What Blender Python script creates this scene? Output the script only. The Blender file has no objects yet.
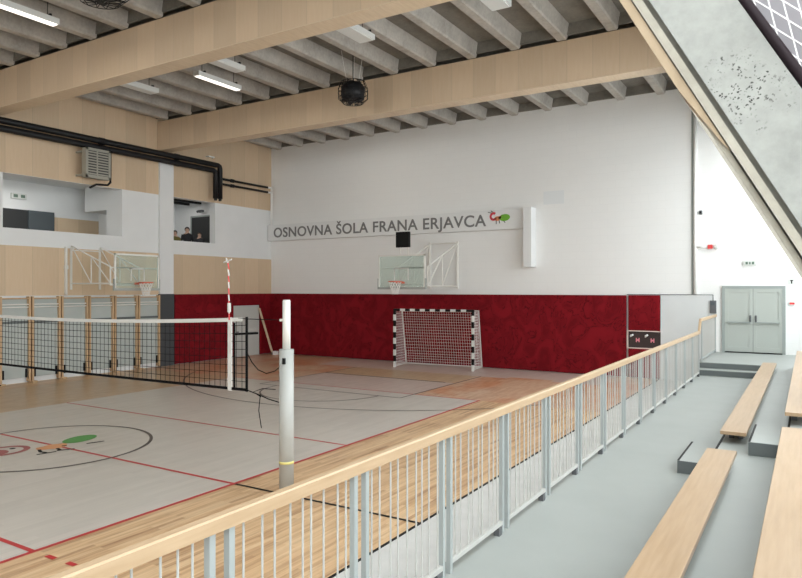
import bpy, bmesh, math, random
from mathutils import Vector, Matrix
random.seed(7)
C = bpy.context.scene.collection
PI = math.pi

# ------------------------------------------------------------------ helpers
ORG = {}
class MB:
    def __init__(s):
        s.v = []; s.f = []; s.m = []
    def quad(s, pts, mi=0):
        b = len(s.v); s.v += [tuple(p) for p in pts]; s.f.append(tuple(range(b, b+len(pts)))); s.m.append(mi); return s
    def box(s, x0, x1, y0, y1, z0, z1, mi=0):
        b = len(s.v)
        s.v += [(x0,y0,z0),(x1,y0,z0),(x1,y1,z0),(x0,y1,z0),(x0,y0,z1),(x1,y0,z1),(x1,y1,z1),(x0,y1,z1)]
        for f in ((0,3,2,1),(4,5,6,7),(0,1,5,4),(1,2,6,5),(2,3,7,6),(3,0,4,7)):
            s.f.append(tuple(b+i for i in f)); s.m.append(mi)
        return s
    def prism(s, poly, vec, mi=0):
        """extrude a 3D polygon along vec"""
        b = len(s.v); n = len(poly); vec = Vector(vec)
        s.v += [tuple(p) for p in poly] + [tuple(Vector(p)+vec) for p in poly]
        s.f.append(tuple(b+i for i in reversed(range(n)))); s.m.append(mi)
        s.f.append(tuple(b+n+i for i in range(n))); s.m.append(mi)
        for i in range(n):
            j = (i+1) % n
            s.f.append((b+i, b+j, b+n+j, b+n+i)); s.m.append(mi)
        return s
    def tube(s, pts, r, n=8, mi=0, closed=False):
        pts = [Vector(p) for p in pts]; L = len(pts)
        rr = r if isinstance(r, (list, tuple)) else [r]*L
        b = len(s.v); up = None
        for i, p in enumerate(pts):
            if closed: d = pts[(i+1) % L]-pts[i-1]
            elif i == 0: d = pts[1]-pts[0]
            elif i == L-1: d = pts[-1]-pts[-2]
            else: d = (pts[i+1]-pts[i]).normalized()+(pts[i]-pts[i-1]).normalized()
            if d.length < 1e-9: d = Vector((0,0,1))
            d.normalize()
            if up is None:
                up = Vector((0,0,1)) if abs(d.z) < .9 else Vector((0,1,0))
            x = d.cross(up)
            if x.length < 1e-6:
                up = Vector((1,0,0)); x = d.cross(up)
            x.normalize(); y = x.cross(d).normalized(); up = y
            for k in range(n):
                a = 2*PI*(k+.5)/n
                s.v.append(tuple(p + (x*math.cos(a)+y*math.sin(a))*rr[i]))
        seg = L if closed else L-1
        for i in range(seg):
            for k in range(n):
                i2 = (i+1) % L; k2 = (k+1) % n
                s.f.append((b+i*n+k, b+i*n+k2, b+i2*n+k2, b+i2*n+k)); s.m.append(mi)
        if not closed:
            s.f.append(tuple(b+k for k in reversed(range(n)))); s.m.append(mi)
            s.f.append(tuple(b+(L-1)*n+k for k in range(n))); s.m.append(mi)
        return s
    def ring(s, c, r, rad, axis='z', n=32, k=6, mi=0):
        c = Vector(c); pts = []
        for i in range(n):
            a = 2*PI*i/n; u, w = r*math.cos(a), r*math.sin(a)
            pts.append(c + Vector({'z':(u,w,0),'y':(u,0,w),'x':(0,u,w)}[axis]))
        return s.tube(pts, rad, k, mi, True)
    def build(s, name, mat, parent=None, loc=None, smooth=False, bevel=0):
        me = bpy.data.meshes.new(name)
        o = bpy.data.objects.new(name, me); C.objects.link(o)
        if parent is not None:
            org = ORG.get(parent, Vector((0,0,0))); o.parent = parent; ORG[o] = org
        else:
            org = Vector(loc) if loc else Vector((0,0,0)); o.location = org; ORG[o] = org
        me.from_pydata([tuple(Vector(v)-org) for v in s.v], [], s.f)
        mats = mat if isinstance(mat, (list, tuple)) else [mat]
        for m_ in mats: me.materials.append(m_)
        for p, mi in zip(me.polygons, s.m): p.material_index = mi
        bm = bmesh.new(); bm.from_mesh(me)
        bmesh.ops.recalc_face_normals(bm, faces=bm.faces); bm.to_mesh(me); bm.free()
        if smooth:
            for p in me.polygons: p.use_smooth = len(p.vertices) == 4
        if bevel:
            md = o.modifiers.new('bevel', 'BEVEL'); md.width = bevel; md.segments = 2; md.limit_method = 'ANGLE'
        me.update()
        return o
def tag(o, label=None, cat=None, group=None, kind=None):
    if label: o['label'] = label
    if cat: o['category'] = cat
    if group: o['group'] = group
    if kind: o['kind'] = kind
    return o
def empty(name, loc, label, cat, group=None):
    o = bpy.data.objects.new(name, None); C.objects.link(o)
    o.location = loc; o.empty_display_size = .1; ORG[o] = Vector(loc)
    return tag(o, label, cat, group)
def struct(name, mb, mat, parent=None, label=None, bevel=0, smooth=False):
    o = mb.build(name, mat, parent, bevel=bevel, smooth=smooth)
    if parent is None:
        o['kind'] = 'structure'
        if label: o['label'] = label
    return o
def copy_tree(o, parent=None):
    c = o.copy(); C.objects.link(c)
    if parent is not None: c.parent = parent
    for ch in list(o.children): copy_tree(ch, c)
    return c

# ------------------------------------------------------------------ materials
def mat(name, col, rough=.6, metal=0, spec=.5):
    m = bpy.data.materials.new(name); m.use_nodes = True
    b = m.node_tree.nodes['Principled BSDF']
    b.inputs['Base Color'].default_value = (*col, 1); b.inputs['Roughness'].default_value = rough
    b.inputs['Metallic'].default_value = metal; b.inputs['Specular IOR Level'].default_value = spec
    return m
class NT:
    def __init__(s, m): s.t = m.node_tree; s.b = s.t.nodes['Principled BSDF']
    def n(s, typ, **kw):
        x = s.t.nodes.new(typ)
        for k, v in kw.items():
            if k in x.inputs: x.inputs[k].default_value = v
            else: setattr(x, k, v)
        return x
    def l(s, a, b): s.t.links.new(a, b)
    def coord(s, scale=(1,1,1), rot=(0,0,0), loc=(0,0,0)):
        g = s.n('ShaderNodeNewGeometry'); mp = s.n('ShaderNodeMapping')
        mp.inputs['Scale'].default_value = scale; mp.inputs['Rotation'].default_value = rot; mp.inputs['Location'].default_value = loc
        s.l(g.outputs['Position'], mp.inputs['Vector']); return mp.outputs['Vector']
    def noise(s, vec, scale=5, detail=4, rough=.55):
        x = s.n('ShaderNodeTexNoise'); x.inputs['Scale'].default_value = scale
        x.inputs['Detail'].default_value = detail; x.inputs['Roughness'].default_value = rough
        s.l(vec, x.inputs['Vector']); return x.outputs['Fac']
    def ramp(s, fac, stops):
        r = s.n('ShaderNodeValToRGB'); e = r.color_ramp.elements
        while len(e) < len(stops): e.new(.5)
        for i, (p, c) in enumerate(stops):
            e[i].position = p; e[i].color = (*c, 1) if len(c) == 3 else c
        s.l(fac, r.inputs['Fac']); return r.outputs['Color']
    def mix(s, fac, a, b, mode='MIX'):
        x = s.n('ShaderNodeMix'); x.data_type = 'RGBA'; x.blend_type = mode
        for v, i in ((fac, 0), (a, 6), (b, 7)):
            if isinstance(v, (int, float)): x.inputs[i].default_value = v
            elif isinstance(v, tuple): x.inputs[i].default_value = (*v, 1)
            else: s.l(v, x.inputs[i])
        return x.outputs[2]
    def col(s, c): s.l(c, s.b.inputs['Base Color'])
    def bump(s, h, strength=.3, dist=.01):
        x = s.n('ShaderNodeBump'); x.inputs['Strength'].default_value = strength; x.inputs['Distance'].default_value = dist
        s.l(h, x.inputs['Height']); s.l(x.outputs['Normal'], s.b.inputs['Normal'])

def m_noise(name, c1, c2, scale=4, rough=.6, sc=(1,1,1), bump=0, spec=.5, detail=5):
    m = mat(name, c1, rough, spec=spec); t = NT(m); f = t.noise(t.coord(sc), scale, detail)
    t.col(t.ramp(f, [(.3, c1), (.7, c2)]))
    if bump: t.bump(f, bump, .005)
    return m
def m_wall(name, c, brick=True, axis='x'):
    m = mat(name, c, .8, spec=.25); t = NT(m)
    v = t.coord(rot=(PI/2, 0, 0)) if axis == 'x' else t.coord(rot=(PI/2, 0, PI/2))
    sp = t.n('ShaderNodeSeparateXYZ'); g = t.n('ShaderNodeNewGeometry'); t.l(g.outputs['Position'], sp.inputs[0])
    cb = t.n('ShaderNodeCombineXYZ'); t.l(sp.outputs[0 if axis == 'x' else 1], cb.inputs[0]); t.l(sp.outputs[2], cb.inputs[1])
    b = t.n('ShaderNodeTexBrick'); t.l(cb.outputs[0], b.inputs['Vector'])
    b.inputs['Scale'].default_value = 1; b.inputs['Brick Width'].default_value = .5; b.inputs['Row Height'].default_value = .25
    b.inputs['Mortar Size'].default_value = .008; b.inputs['Mortar Smooth'].default_value = .5
    b.inputs['Color1'].default_value = (*c, 1); b.inputs['Color2'].default_value = (*[x*.985 for x in c], 1)
    b.inputs['Mortar'].default_value = (*[x*.94 for x in c], 1)
    f = t.noise(t.coord(), 1.2, 3)
    t.col(t.mix(f, b.outputs['Color'], tuple(x*.96 for x in c)) if brick else t.ramp(f, [(.3, c), (.8, tuple(x*.95 for x in c))]))
    if brick: t.bump(b.outputs['Fac'], -.25, .004) if False else None
    return m
def m_clad(name, c, axis, w=.62):
    """plywood cladding: sheets of slightly different tone with fine vertical joints; axis = index of the running direction"""
    m = mat(name, c, .55, spec=.3); t = NT(m)
    g = t.n('ShaderNodeNewGeometry'); sp = t.n('ShaderNodeSeparateXYZ'); t.l(g.outputs['Position'], sp.inputs[0])
    d = t.n('ShaderNodeMath', operation='DIVIDE'); t.l(sp.outputs[axis], d.inputs[0]); d.inputs[1].default_value = w
    fl = t.n('ShaderNodeMath', operation='FLOOR'); t.l(d.outputs[0], fl.inputs[0])
    wn = t.n('ShaderNodeTexWhiteNoise'); wn.noise_dimensions = '1D'; t.l(fl.outputs[0], wn.inputs['W'])
    fr = t.n('ShaderNodeMath', operation='FRACT'); t.l(d.outputs[0], fr.inputs[0])
    jt = t.n('ShaderNodeMath', operation='LESS_THAN'); t.l(fr.outputs[0], jt.inputs[0]); jt.inputs[1].default_value = .012
    base = t.ramp(wn.outputs['Value'], [(0, tuple(x*.93 for x in c)), (1, tuple(min(1, x*1.06) for x in c))])
    sc = [6, 6, .6]
    f = t.noise(t.coord(tuple(sc)), 3, 4)
    c2 = t.mix(f, base, t.mix(1.0, base, (.9, .86, .8), 'MULTIPLY'))
    t.col(t.mix(jt.outputs[0], c2, tuple(x*.72 for x in c)))
    return m
def m_planks(name, cols, L=.55, W=.07, rough=.35, streak=.5, rot=0, spec=.5, blotch=None):
    m = mat(name, cols[0], rough, spec=spec); t = NT(m)
    g = t.n('ShaderNodeNewGeometry'); sp = t.n('ShaderNodeSeparateXYZ'); t.l(g.outputs['Position'], sp.inputs[0])
    cb = t.n('ShaderNodeCombineXYZ'); t.l(sp.outputs[1], cb.inputs[0]); t.l(sp.outputs[0], cb.inputs[1])
    b = t.n('ShaderNodeTexBrick'); t.l(cb.outputs[0], b.inputs['Vector'])
    b.offset = .37; b.offset_frequency = 2; b.squash = 1
    b.inputs['Scale'].default_value = 1; b.inputs['Brick Width'].default_value = L; b.inputs['Row Height'].default_value = W
    b.inputs['Mortar Size'].default_value = .001
    b.inputs['Color1'].default_value = (0,0,0,1); b.inputs['Color2'].default_value = (1,1,1,1); b.inputs['Mortar'].default_value = (.4,.4,.4,1)
    n = len(cols); base = t.ramp(b.outputs['Color'], [(i/(n-1), c) for i, c in enumerate(cols)])
    f = t.noise(t.coord((22, 1.2, 1)), 1, 4, .6)
    out = t.mix(streak, base, t.ramp(f, [(.3, cols[0]), (.55, cols[n//2]), (.75, cols[-1])]))
    if blotch:
        f2 = t.noise(t.coord((.5, .45, 1)), 1.3, 3, .6)
        out = t.mix(t.ramp(f2, [(.48, (0,0,0)), (.6, (1,1,1))]), out, t.mix(1.0, out, blotch, 'MULTIPLY'))
    t.col(out)
    f3 = t.noise(t.coord((1.5, 1.5, 1)), 2, 3)
    rr = t.n('ShaderNodeMapRange'); t.l(f3, rr.inputs[0]); rr.inputs[3].default_value = rough-.06; rr.inputs[4].default_value = rough+.1
    t.l(rr.outputs[0], t.b.inputs['Roughness'])
    return m
def m_concrete(name, c, voids=False, scale=1.0, board=False):
    m = mat(name, c, .85, spec=.2); t = NT(m)
    f = t.noise(t.coord((scale,)*3), 1.6, 8, .62); f2 = t.noise(t.coord((scale,)*3), 14, 5, .6)
    a = t.ramp(f, [(.3, tuple(x*.66 for x in c)), (.5, c), (.72, tuple(min(1, x*1.25) for x in c))])
    out = t.mix(.35, a, t.ramp(f2, [(.35, tuple(x*.75 for x in c)), (.65, tuple(min(1, x*1.15) for x in c))]))
    if voids:
        vo = t.n('ShaderNodeTexVoronoi'); vo.inputs['Scale'].default_value = 62; vo.inputs['Randomness'].default_value = 1
        dn = t.n('ShaderNodeTexNoise'); dn.inputs['Scale'].default_value = 40; dn.inputs['Detail'].default_value = 3; t.l(t.coord(), dn.inputs['Vector'])
        va = t.n('ShaderNodeVectorMath', operation='MULTIPLY_ADD'); t.l(dn.outputs['Color'], va.inputs[0]); va.inputs[1].default_value = (.03,.03,.03); t.l(t.coord(), va.inputs[2]); t.l(va.outputs['Vector'], vo.inputs['Vector'])
        pit = t.ramp(vo.outputs['Distance'], [(.27, (1,1,1)), (.40, (0,0,0))])
        g_ = t.n('ShaderNodeNewGeometry'); dv = t.n('ShaderNodeVectorMath', operation='DISTANCE'); t.l(g_.outputs['Position'], dv.inputs[0])
        dv.inputs[1].default_value = (-.25, 3.62, 3.74)
        nz = t.noise(t.coord(), 5, 4, .65); ad = t.n('ShaderNodeMath', operation='MULTIPLY_ADD'); t.l(nz, ad.inputs[0]); ad.inputs[1].default_value = .55; t.l(dv.outputs['Value'], ad.inputs[2])
        msk = t.ramp(ad.outputs[0], [(.38, (1,1,1)), (.47, (0,0,0))])
        k = t.mix(1.0, pit, msk, 'MULTIPLY')
        k2 = t.mix(1.0, k, t.ramp(t.noise(t.coord(), 30, 2), [(.42, (0,0,0)), (.55, (1,1,1))]), 'MULTIPLY')
        out = t.mix(k2, out, (.05, .05, .045))
        t.bump(f2, .35, .004)
    else:
        t.bump(f2, .25, .006)
    t.col(out); return m
def m_emit(name, c, s):
    m = mat(name, c, .5); b = m.node_tree.nodes['Principled BSDF']
    b.inputs['Emission Color'].default_value = (*c, 1); b.inputs['Emission Strength'].default_value = s; return m
def m_clear(name, tint, amount, rough=.05):
    """clear sheet: mostly see-through with a faint tint and surface gloss"""
    m = bpy.data.materials.new(name); m.use_nodes = True; nt = m.node_tree; nt.nodes.clear()
    o = nt.nodes.new('ShaderNodeOutputMaterial'); tr = nt.nodes.new('ShaderNodeBsdfTransparent'); tr.inputs[0].default_value = (*tint, 1)
    gl = nt.nodes.new('ShaderNodeBsdfPrincipled'); gl.inputs['Base Color'].default_value = (*tint, 1); gl.inputs['Roughness'].default_value = rough
    mx = nt.nodes.new('ShaderNodeMixShader'); mx.inputs[0].default_value = amount
    nt.links.new(tr.outputs[0], mx.inputs[1]); nt.links.new(gl.outputs[0], mx.inputs[2]); nt.links.new(mx.outputs[0], o.inputs[0])
    return m

M = {}
M['wall'] = m_wall('white_painted_block', (.83,.835,.825))
M['wall_s'] = m_wall('white_plaster', (.76,.77,.77), False, 'y')
M['white'] = mat('white_paint', (.82,.82,.80), .5)
M['cladX'] = m_clad('plywood_along_x', (.68,.535,.385), 0)
M['cladY'] = m_clad('plywood_along_y', (.66,.515,.365), 1, .8)
M['trimwood'] = m_noise('pale_wood', (.70,.56,.40), (.62,.48,.33), 3, .45, (8,1,8))
M['wood'] = m_planks('beech_parquet', [(.30,.145,.065),(.55,.34,.18),(.68,.46,.26),(.74,.54,.33)], 1.1, .062, .33, .5)
M['woodfar'] = m_planks('blotchy_orange_parquet', [(.46,.25,.14),(.56,.34,.21),(.60,.40,.27),(.64,.46,.33)], .42, .065, .32, .4, blotch=(.95,.66,.50))  # large noise blotches turn the parquet deeper orange
M['woodtan'] = m_planks('tan_parquet', [(.42,.28,.16),(.50,.35,.21),(.56,.40,.25)], .42, .065, .3, .4)
M['court'] = m_planks('grey_court_paint', [(.51,.47,.42),(.56,.52,.465),(.595,.55,.495)], 1.6, .12, .3, .5)
M['key'] = m_planks('grey_paint_red_reflection', [(.48,.38,.33),(.53,.42,.37),(.57,.46,.40)], 1.6, .12, .32, .5)  # grey paint with the red padding's reflection put into the colour
M['red'] = mat('red_line_paint', (.50,.025,.03), .4); M['black'] = mat('black_paint', (.006,.006,.006), .55, spec=.2)
M['dark'] = mat('dark_brown_line', (.06,.045,.04), .4)
M['curb'] = m_noise('light_grey_floor', (.56,.56,.54), (.64,.63,.61), 3, .6)
M['plat'] = m_noise('grey_green_floor_paint', (.29,.31,.295), (.315,.335,.32), 1.5, .42, bump=0)
M['step'] = mat('dark_grey_riser', (.115,.13,.13), .6)
M['rail'] = mat('grey_green_steel_paint', (.34,.37,.365), .4)
M['rod'] = mat('off_white_steel_paint', (.46,.46,.435), .4)
M['bench'] = m_noise('beech_bench', (.41,.285,.175), (.35,.235,.135), 2.5, .35, (12,.8,6), spec=.5)
M['handrail'] = m_noise('beech_handrail', (.49,.355,.225), (.43,.30,.18), 3, .4, (10,1,10))
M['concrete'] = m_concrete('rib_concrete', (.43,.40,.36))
M['slab'] = m_concrete('shaded_slab_concrete', (.21,.195,.17))  # darker than the ribs: shade of the gaps put into the colour
M['column'] = m_concrete('raking_concrete', (.33,.335,.315), True)
M['colside'] = m_concrete('edge_concrete', (.38,.355,.30))
M['groove'] = m_concrete('shuttered_groove_concrete', (.26,.25,.225))
m = mat('red_padding', (.27,.012,.022), .75, spec=.12); t = NT(m)
vv = t.coord(); ds = t.n('ShaderNodeTexNoise'); ds.inputs['Scale'].default_value = 1.3; ds.inputs['Detail'].default_value = 3; t.l(vv, ds.inputs['Vector'])
wv = t.n('ShaderNodeTexNoise'); wv.inputs['Scale'].default_value = 1.7; wv.inputs['Detail'].default_value = 4; wv.inputs['Distortion'].default_value = 1.6
t.l(t.coord((1,1,.8), (0,.6,0)), wv.inputs['Vector'])
t.col(t.ramp(wv.outputs['Fac'], [(.36, (.145,.004,.008)), (.48, (.19,.006,.011)), (.498, (.085,.002,.005)), (.516, (.19,.006,.011)), (.65, (.215,.007,.013))]))
t.bump(wv.outputs['Fac'], .4, .02); M['pad'] = m
M['padgrey'] = mat('dark_grey_padding', (.05,.055,.06), .6)
M['steel'] = mat('white_steel_frame', (.74,.73,.69), .4)
M['orange'] = mat('orange_rim_paint', (.72,.10,.04), .4)
M['netw'] = mat('white_net_cord', (.75,.73,.70), .8)
M['netk'] = mat('black_net_cord', (.008,.008,.009), .8, spec=.1)
M['tape'] = mat('white_net_tape', (.64,.63,.60), .7)
M['glass'] = m_clear('greenish_clear_board', (.84,.90,.87), .16, .12)
M['wglass'] = m_clear('window_glass', (.93,.95,.95), .06, .02)
M['padb'] = mat('grey_board_padding', (.36,.38,.36), .7)
M['pole'] = mat('light_grey_pole_paint', (.43,.44,.42), .4)
M['pipe'] = mat('black_pipe_lagging', (.008,.008,.009), .5, spec=.3)
M['doorg'] = mat('grey_green_door_paint', (.40,.43,.40), .45)
M['doorf'] = mat('grey_door_frame', (.29,.325,.31), .5)
M['doorw'] = mat('pale_grey_door', (.52,.53,.50), .5)
M['mat'] = m_noise('grey_green_panel', (.40,.44,.42), (.45,.48,.46), 2, .6)
M['rung'] = m_noise('wall_bar_wood', (.58,.40,.24), (.50,.33,.18), 3, .5, (6,6,1))
M['acm'] = mat('unit_heater_grey', (.36,.35,.30), .5, .2)
M['acd'] = mat('unit_heater_dark', (.05,.05,.045), .6)
M['lamp_off'] = mat('lamp_white_housing', (.70,.71,.69), .4)
M['lamp_on'] = m_emit('lit_lamp_tube', (1.0,.96,.90), 1.3)
M['signtxt'] = mat('grey_sign_letters', (.18,.18,.18), .6)
M['green'] = mat('leaf_green', (.16,.42,.03), .5); M['redc'] = mat('emblem_red', (.55,.03,.05), .5); M['orangec'] = mat('emblem_orange', (.72,.24,.10), .5)
M['cgreen'] = mat('floor_emblem_green', (.06,.30,.05), .4); M['cred'] = mat('floor_emblem_red', (.33,.06,.06), .4); M['corange'] = mat('floor_emblem_orange', (.68,.30,.12), .4)
M['exitg'] = mat('exit_sign_white', (.62,.64,.61), .5); M['exitd'] = mat('exit_sign_mark', (.10,.16,.12), .5)
M['alarm'] = mat('alarm_red', (.62,.05,.05), .4)
M['greybox'] = mat('dark_grey_box', (.10,.105,.11), .5)
M['panelg'] = m_noise('light_grey_wall_panel', (.60,.62,.62), (.64,.66,.66), 1.5, .4)
M['wire'] = mat('galvanised_wire', (.80,.78,.78), .35, .3)
M['tubed'] = mat('dark_plum_tube', (.014,.007,.010), .55, spec=.2)
M['skin'] = mat('skin', (.55,.36,.27), .6); M['hair'] = mat('dark_hair', (.02,.015,.012), .6)
M['cloth1'] = mat('black_clothing', (.015,.015,.018), .8); M['cloth2'] = mat('olive_clothing', (.14,.12,.03), .8); M['cloth3'] = mat('charcoal_clothing', (.03,.03,.034), .8)
M['darkdoor'] = mat('near_black_door', (.02,.021,.022), .5); M['slate'] = mat('slate_door_leaf', (.07,.085,.095), .5)
M['pinkp'] = mat('pink_mark', (.75,.25,.30), .6)
M['skyscreen'] = mat('lilac_grey_skyscreen', (.33,.315,.335), .7)
M['facing'] = m_noise('raw_wood_facing', (.42,.32,.215), (.36,.27,.175), 5, .6, (3,3,1))
M['cover'] = mat('faint_grey_cover', (.74,.765,.775), .6)
M['pinkw'] = mat('pale_pink_frame', (.72,.58,.52), .6)
M['yellow'] = mat('yellow_tape', (.75,.68,.25), .6)
M['brownbox'] = mat('dark_brown_recess', (.035,.02,.018), .6)

# ------------------------------------------------------------------ shell
AL, TF = -19.9, 21.6          # left wall plane, far wall plane
TR = -9.0                     # rear wall
ZC = 9.13                     # slab underside
fl = struct('floor', MB().box(AL-.3, 4.5, TR-.3, TF+.3, -.3, 0), M['wood'])
def flat(name, poly, m_, z=.002):
    return MB().quad([(x, y, z) for x, y in poly]).build(name, m_, fl)
def rect(a0, a1, t0, t1): return [(a0,t0),(a1,t0),(a1,t1),(a0,t1)]
flat('far_parquet', rect(AL, -3.95, 15.1, TF), M['woodfar'], .001)
flat('side_parquet', rect(-18.9, -15.45, TR, 15.1), M['woodtan'], .001)
flat('court_paint', rect(-15.45, -6.99, -2.1, 15.1), M['court'])
flat('key_paint', rect(-13.7, -8.87, 15.1, 17.5), M['key'], .003)
flat('baseline_paint', rect(-13.7, -9.0, 17.5, 19.3), M['woodtan'])
flat('goal_strip_paint', rect(-15.5, -5.2, 19.3, TF), M['key'])
flat('orange_patch', [(-8.1,18.3),(-6.7,17.9),(-6.6,19.6),(-8.0,19.6)], M['woodfar'], .0025)
LZ = [.0040]
def line(name, a0, a1, t0, t1, m_):
    LZ[0] += .0001      # each stripe a hair higher, so crossings stay clean
    return flat(name, rect(a0, a1, t0, t1), m_, LZ[0])
def band(name, cx, cy, r, w, m_, a0=0, a1=2*PI, z=.0058, n=72, ry=None):
    mb = MB(); q = (ry or r)/r
    for i in range(n):
        p, q2 = a0+(a1-a0)*i/n, a0+(a1-a0)*(i+1)/n
        f = lambda a, rr: (cx+rr*math.cos(a), cy+rr*q*math.sin(a), z)
        mb.quad([f(p, r-w/2), f(p, r+w/2), f(q2, r+w/2), f(q2, r-w/2)])
    return mb.build(name, m_, fl)
line('sideline', -7.02, -6.96, -2.1, 15.13, M['red']); None
line('centre_line', -15.45, -6.96, 6.79, 6.85, M['red']); line('centre_line_extension', -6.96, -3.6, 6.80, 6.85, M['black'])
line('attack_line', -15.45, -6.99, 9.52, 9.57, M['red']); line('attack_line', -15.45, -6.99, 3.92, 3.98, M['red'])
line('end_line', -15.45, -6.96, 15.07, 15.12, M['red'])
line('side_dash', -6.76, -6.615, 3.93, 3.99, M['red']); line('side_dash', -6.415, -6.275, 3.94, 4.0, M['red'])
line('key_line', -8.90, -8.85, 14.4, 19.3, M['dark']); line('key_line', -13.73, -13.68, 14.4, 19.3, M['dark'])
line('free_throw_line', -13.7, -8.87, 14.38, 14.43, M['dark']); line('baseline', -13.7, -9.2, 17.47, 17.53, M['black'])
band('centre_circle', -11.5, 6.75, 1.72, .06, M['dark'])
band('free_throw_circle', -11.28, 14.4, 1.75, .05, M['dark'], PI, 2*PI)
band('three_point_arc', -11.5, 19.0, 7.05, .05, M['dark'], PI*1.17, PI*1.83)
# ant-like emblem painted in the centre circle (same marks as on the far-wall sign)
def ellipse(mb, cx, cy, rx, ry, z=0, rot=0, n=36, fn=None):
    pts = []
    for i in range(n):
        a = 2*PI*i/n; u, w = rx*math.cos(a), ry*math.sin(a)
        pts.append((cx+u*math.cos(rot)-w*math.sin(rot), cy+u*math.sin(rot)+w*math.cos(rot)))
    mb.quad([fn(p) if fn else (p[0], p[1], z) for p in pts]); return mb
ellipse(MB(), -11.50, 7.36, .23, .36, .0065, .30).build('emblem_leaf', M['cgreen'], fl)
e = ellipse(MB(), -11.33, 6.77, .19, .20, .0065); ellipse(e, -11.36, 6.60, .14, .12, .0066); ellipse(e, -11.36, 6.93, .10, .08, .0067)
e.build('emblem_body', M['corange'], fl)
band('emblem_ring', -11.75, 6.13, .30, .09, M['cred'], 0, 2*PI, .0065, 36, ry=.36)
ellipse(MB(), -11.75, 5.98, .22, .20, .0064).build('emblem_eye_patch', M['cred'], fl)
ellipse(MB(), -11.80, 6.30, .05, .05, .0067).build('emblem_eye', M['black'], fl)
lg = MB()
for pl in (((-11.33,6.50),(-11.15,6.42),(-11.02,6.45)),((-11.02,6.28),(-10.95,6.58)),((-11.16,6.72),(-10.95,6.66)),((-11.0,6.62),(-10.87,6.86)),((-11.25,6.86),(-11.2,6.92)),((-11.05,7.20),(-10.96,7.49))):
    lg = MB()
    for (p, q) in zip(pl, pl[1:]):
        d = Vector((q[0]-p[0], q[1]-p[1])); nn = Vector((-d.y, d.x)).normalized()*.028
        lg.quad([(p[0]-nn.x,p[1]-nn.y,.0069),(q[0]-nn.x,q[1]-nn.y,.0069),(q[0]+nn.x,q[1]+nn.y,.0069),(p[0]+nn.x,p[1]+nn.y,.0069)])
    lg.build('emblem_leg', M['black'], fl)
# grey edge strip at court level with its black joint
flat('edge_strip', rect(-3.90, -2.44, TR, TF), M['curb'], .006)
MB().box(-3.935, -3.90, TR, TF, 0, .012).build('edge_joint', M['black'], fl)

# spectator platform, landing and tiers
struct('floor_platform', MB().box(-2.44, -.92, TR, 17.95, .0, .63), M['plat'])
ld = struct('floor_landing', MB().box(-2.44, 4, 18.3, TF, 0, .93), M['plat'])
MB().box(-2.36, -.92, 17.95, 18.3, 0, .78).build('landing_step', M['plat'], ld)
MB().box(-2.36, -.92, 17.945, 17.95, .64, .765).build('riser_board', M['step'], ld)
MB().box(-2.36, -.92, 18.295, 18.3, .79, .915).build('riser_board', M['step'], ld)
t1 = struct('floor_tier', MB().box(-.92, -.2, TR, 18.3, 0, .93), M['plat'])
MB().box(-.925, -.902, TR, 17.95, .928, .936).build('nosing_strip', M['black'], t1)
t2 = struct('floor_tier', MB().box(-.2, .5, TR, 17.95, 0, 1.23), M['plat'])
MB().box(-.205, -.182, TR, 17.95, 1.228, 1.236).build('nosing_strip', M['black'], t2)
t3 = struct('floor_tier', MB().box(.5, 2.2, TR, 17.95, 0, 1.53), M['plat'])

# ceiling: slab + precast ribs
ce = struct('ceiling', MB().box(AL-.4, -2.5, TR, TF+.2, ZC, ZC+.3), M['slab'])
BEAMS = [(3.45, 3.95), (9.72, 10.17), (15.68, 16.12)]
spans = [(TR, -2.6), (-2.1, 3.45), (3.95, 9.72), (10.17, 15.68), (16.12, TF)]
for (s0, s1) in spans:
    for k in range(14):
        a = -19.27 + 1.193*k
        if a > -3.6: continue
        # each rib: tapered web with a rounded foot
        prof = [(-.13, 8.80), (-.10, 8.765), (.10, 8.765), (.13, 8.80), (.185, ZC), (-.185, ZC)]
        MB().prism([(a-.12+x, s0+.02, z) for x, z in prof], (0, s1-s0-.04, 0)).build('ceiling_rib', M['concrete'], ce)
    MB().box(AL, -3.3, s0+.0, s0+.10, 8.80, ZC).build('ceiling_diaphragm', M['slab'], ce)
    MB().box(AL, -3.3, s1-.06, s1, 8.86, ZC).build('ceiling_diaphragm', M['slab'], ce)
for i, (b0, b1) in enumerate(BEAMS + [(-2.6, -2.1)]):
    bo = struct('trim_%d' % (i+1), MB().box(AL, -2.3, b0, b1, 7.76, 8.76), M['cladX'])
    bo['label'] = 'plywood-clad roof beam'
    MB().box(AL, -2.3, b0-.012, b1+.012, 7.735, 7.76).build('beam_soffit', M['trimwood'], bo)

# far wall (white block, follows the raking side)
def rake(z, off=0): return .522 - .578*(z-2.78) + off      # outer side of the raking columns
wf = struct('wall_far', MB().prism([(AL-.4, TF, 0), (rake(0, .9), TF, 0), (rake(ZC, .9), TF, ZC), (AL-.4, TF, ZC)], (0, .3, 0)), M['wall'])
# rear wall with a wide opening for the added fill window
wr = struct('wall_rear', MB().box(AL-.3, 4.4, TR-.3, TR, 0, 3.8).box(AL-.3, 4.4, TR-.3, TR, 7.6, ZC).box(AL-.3, AL+1.2, TR-.3, TR, 3.8, 7.6).box(-3.0, 4.4, TR-.3, TR, 3.8, 7.6), M['wall'])

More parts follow.
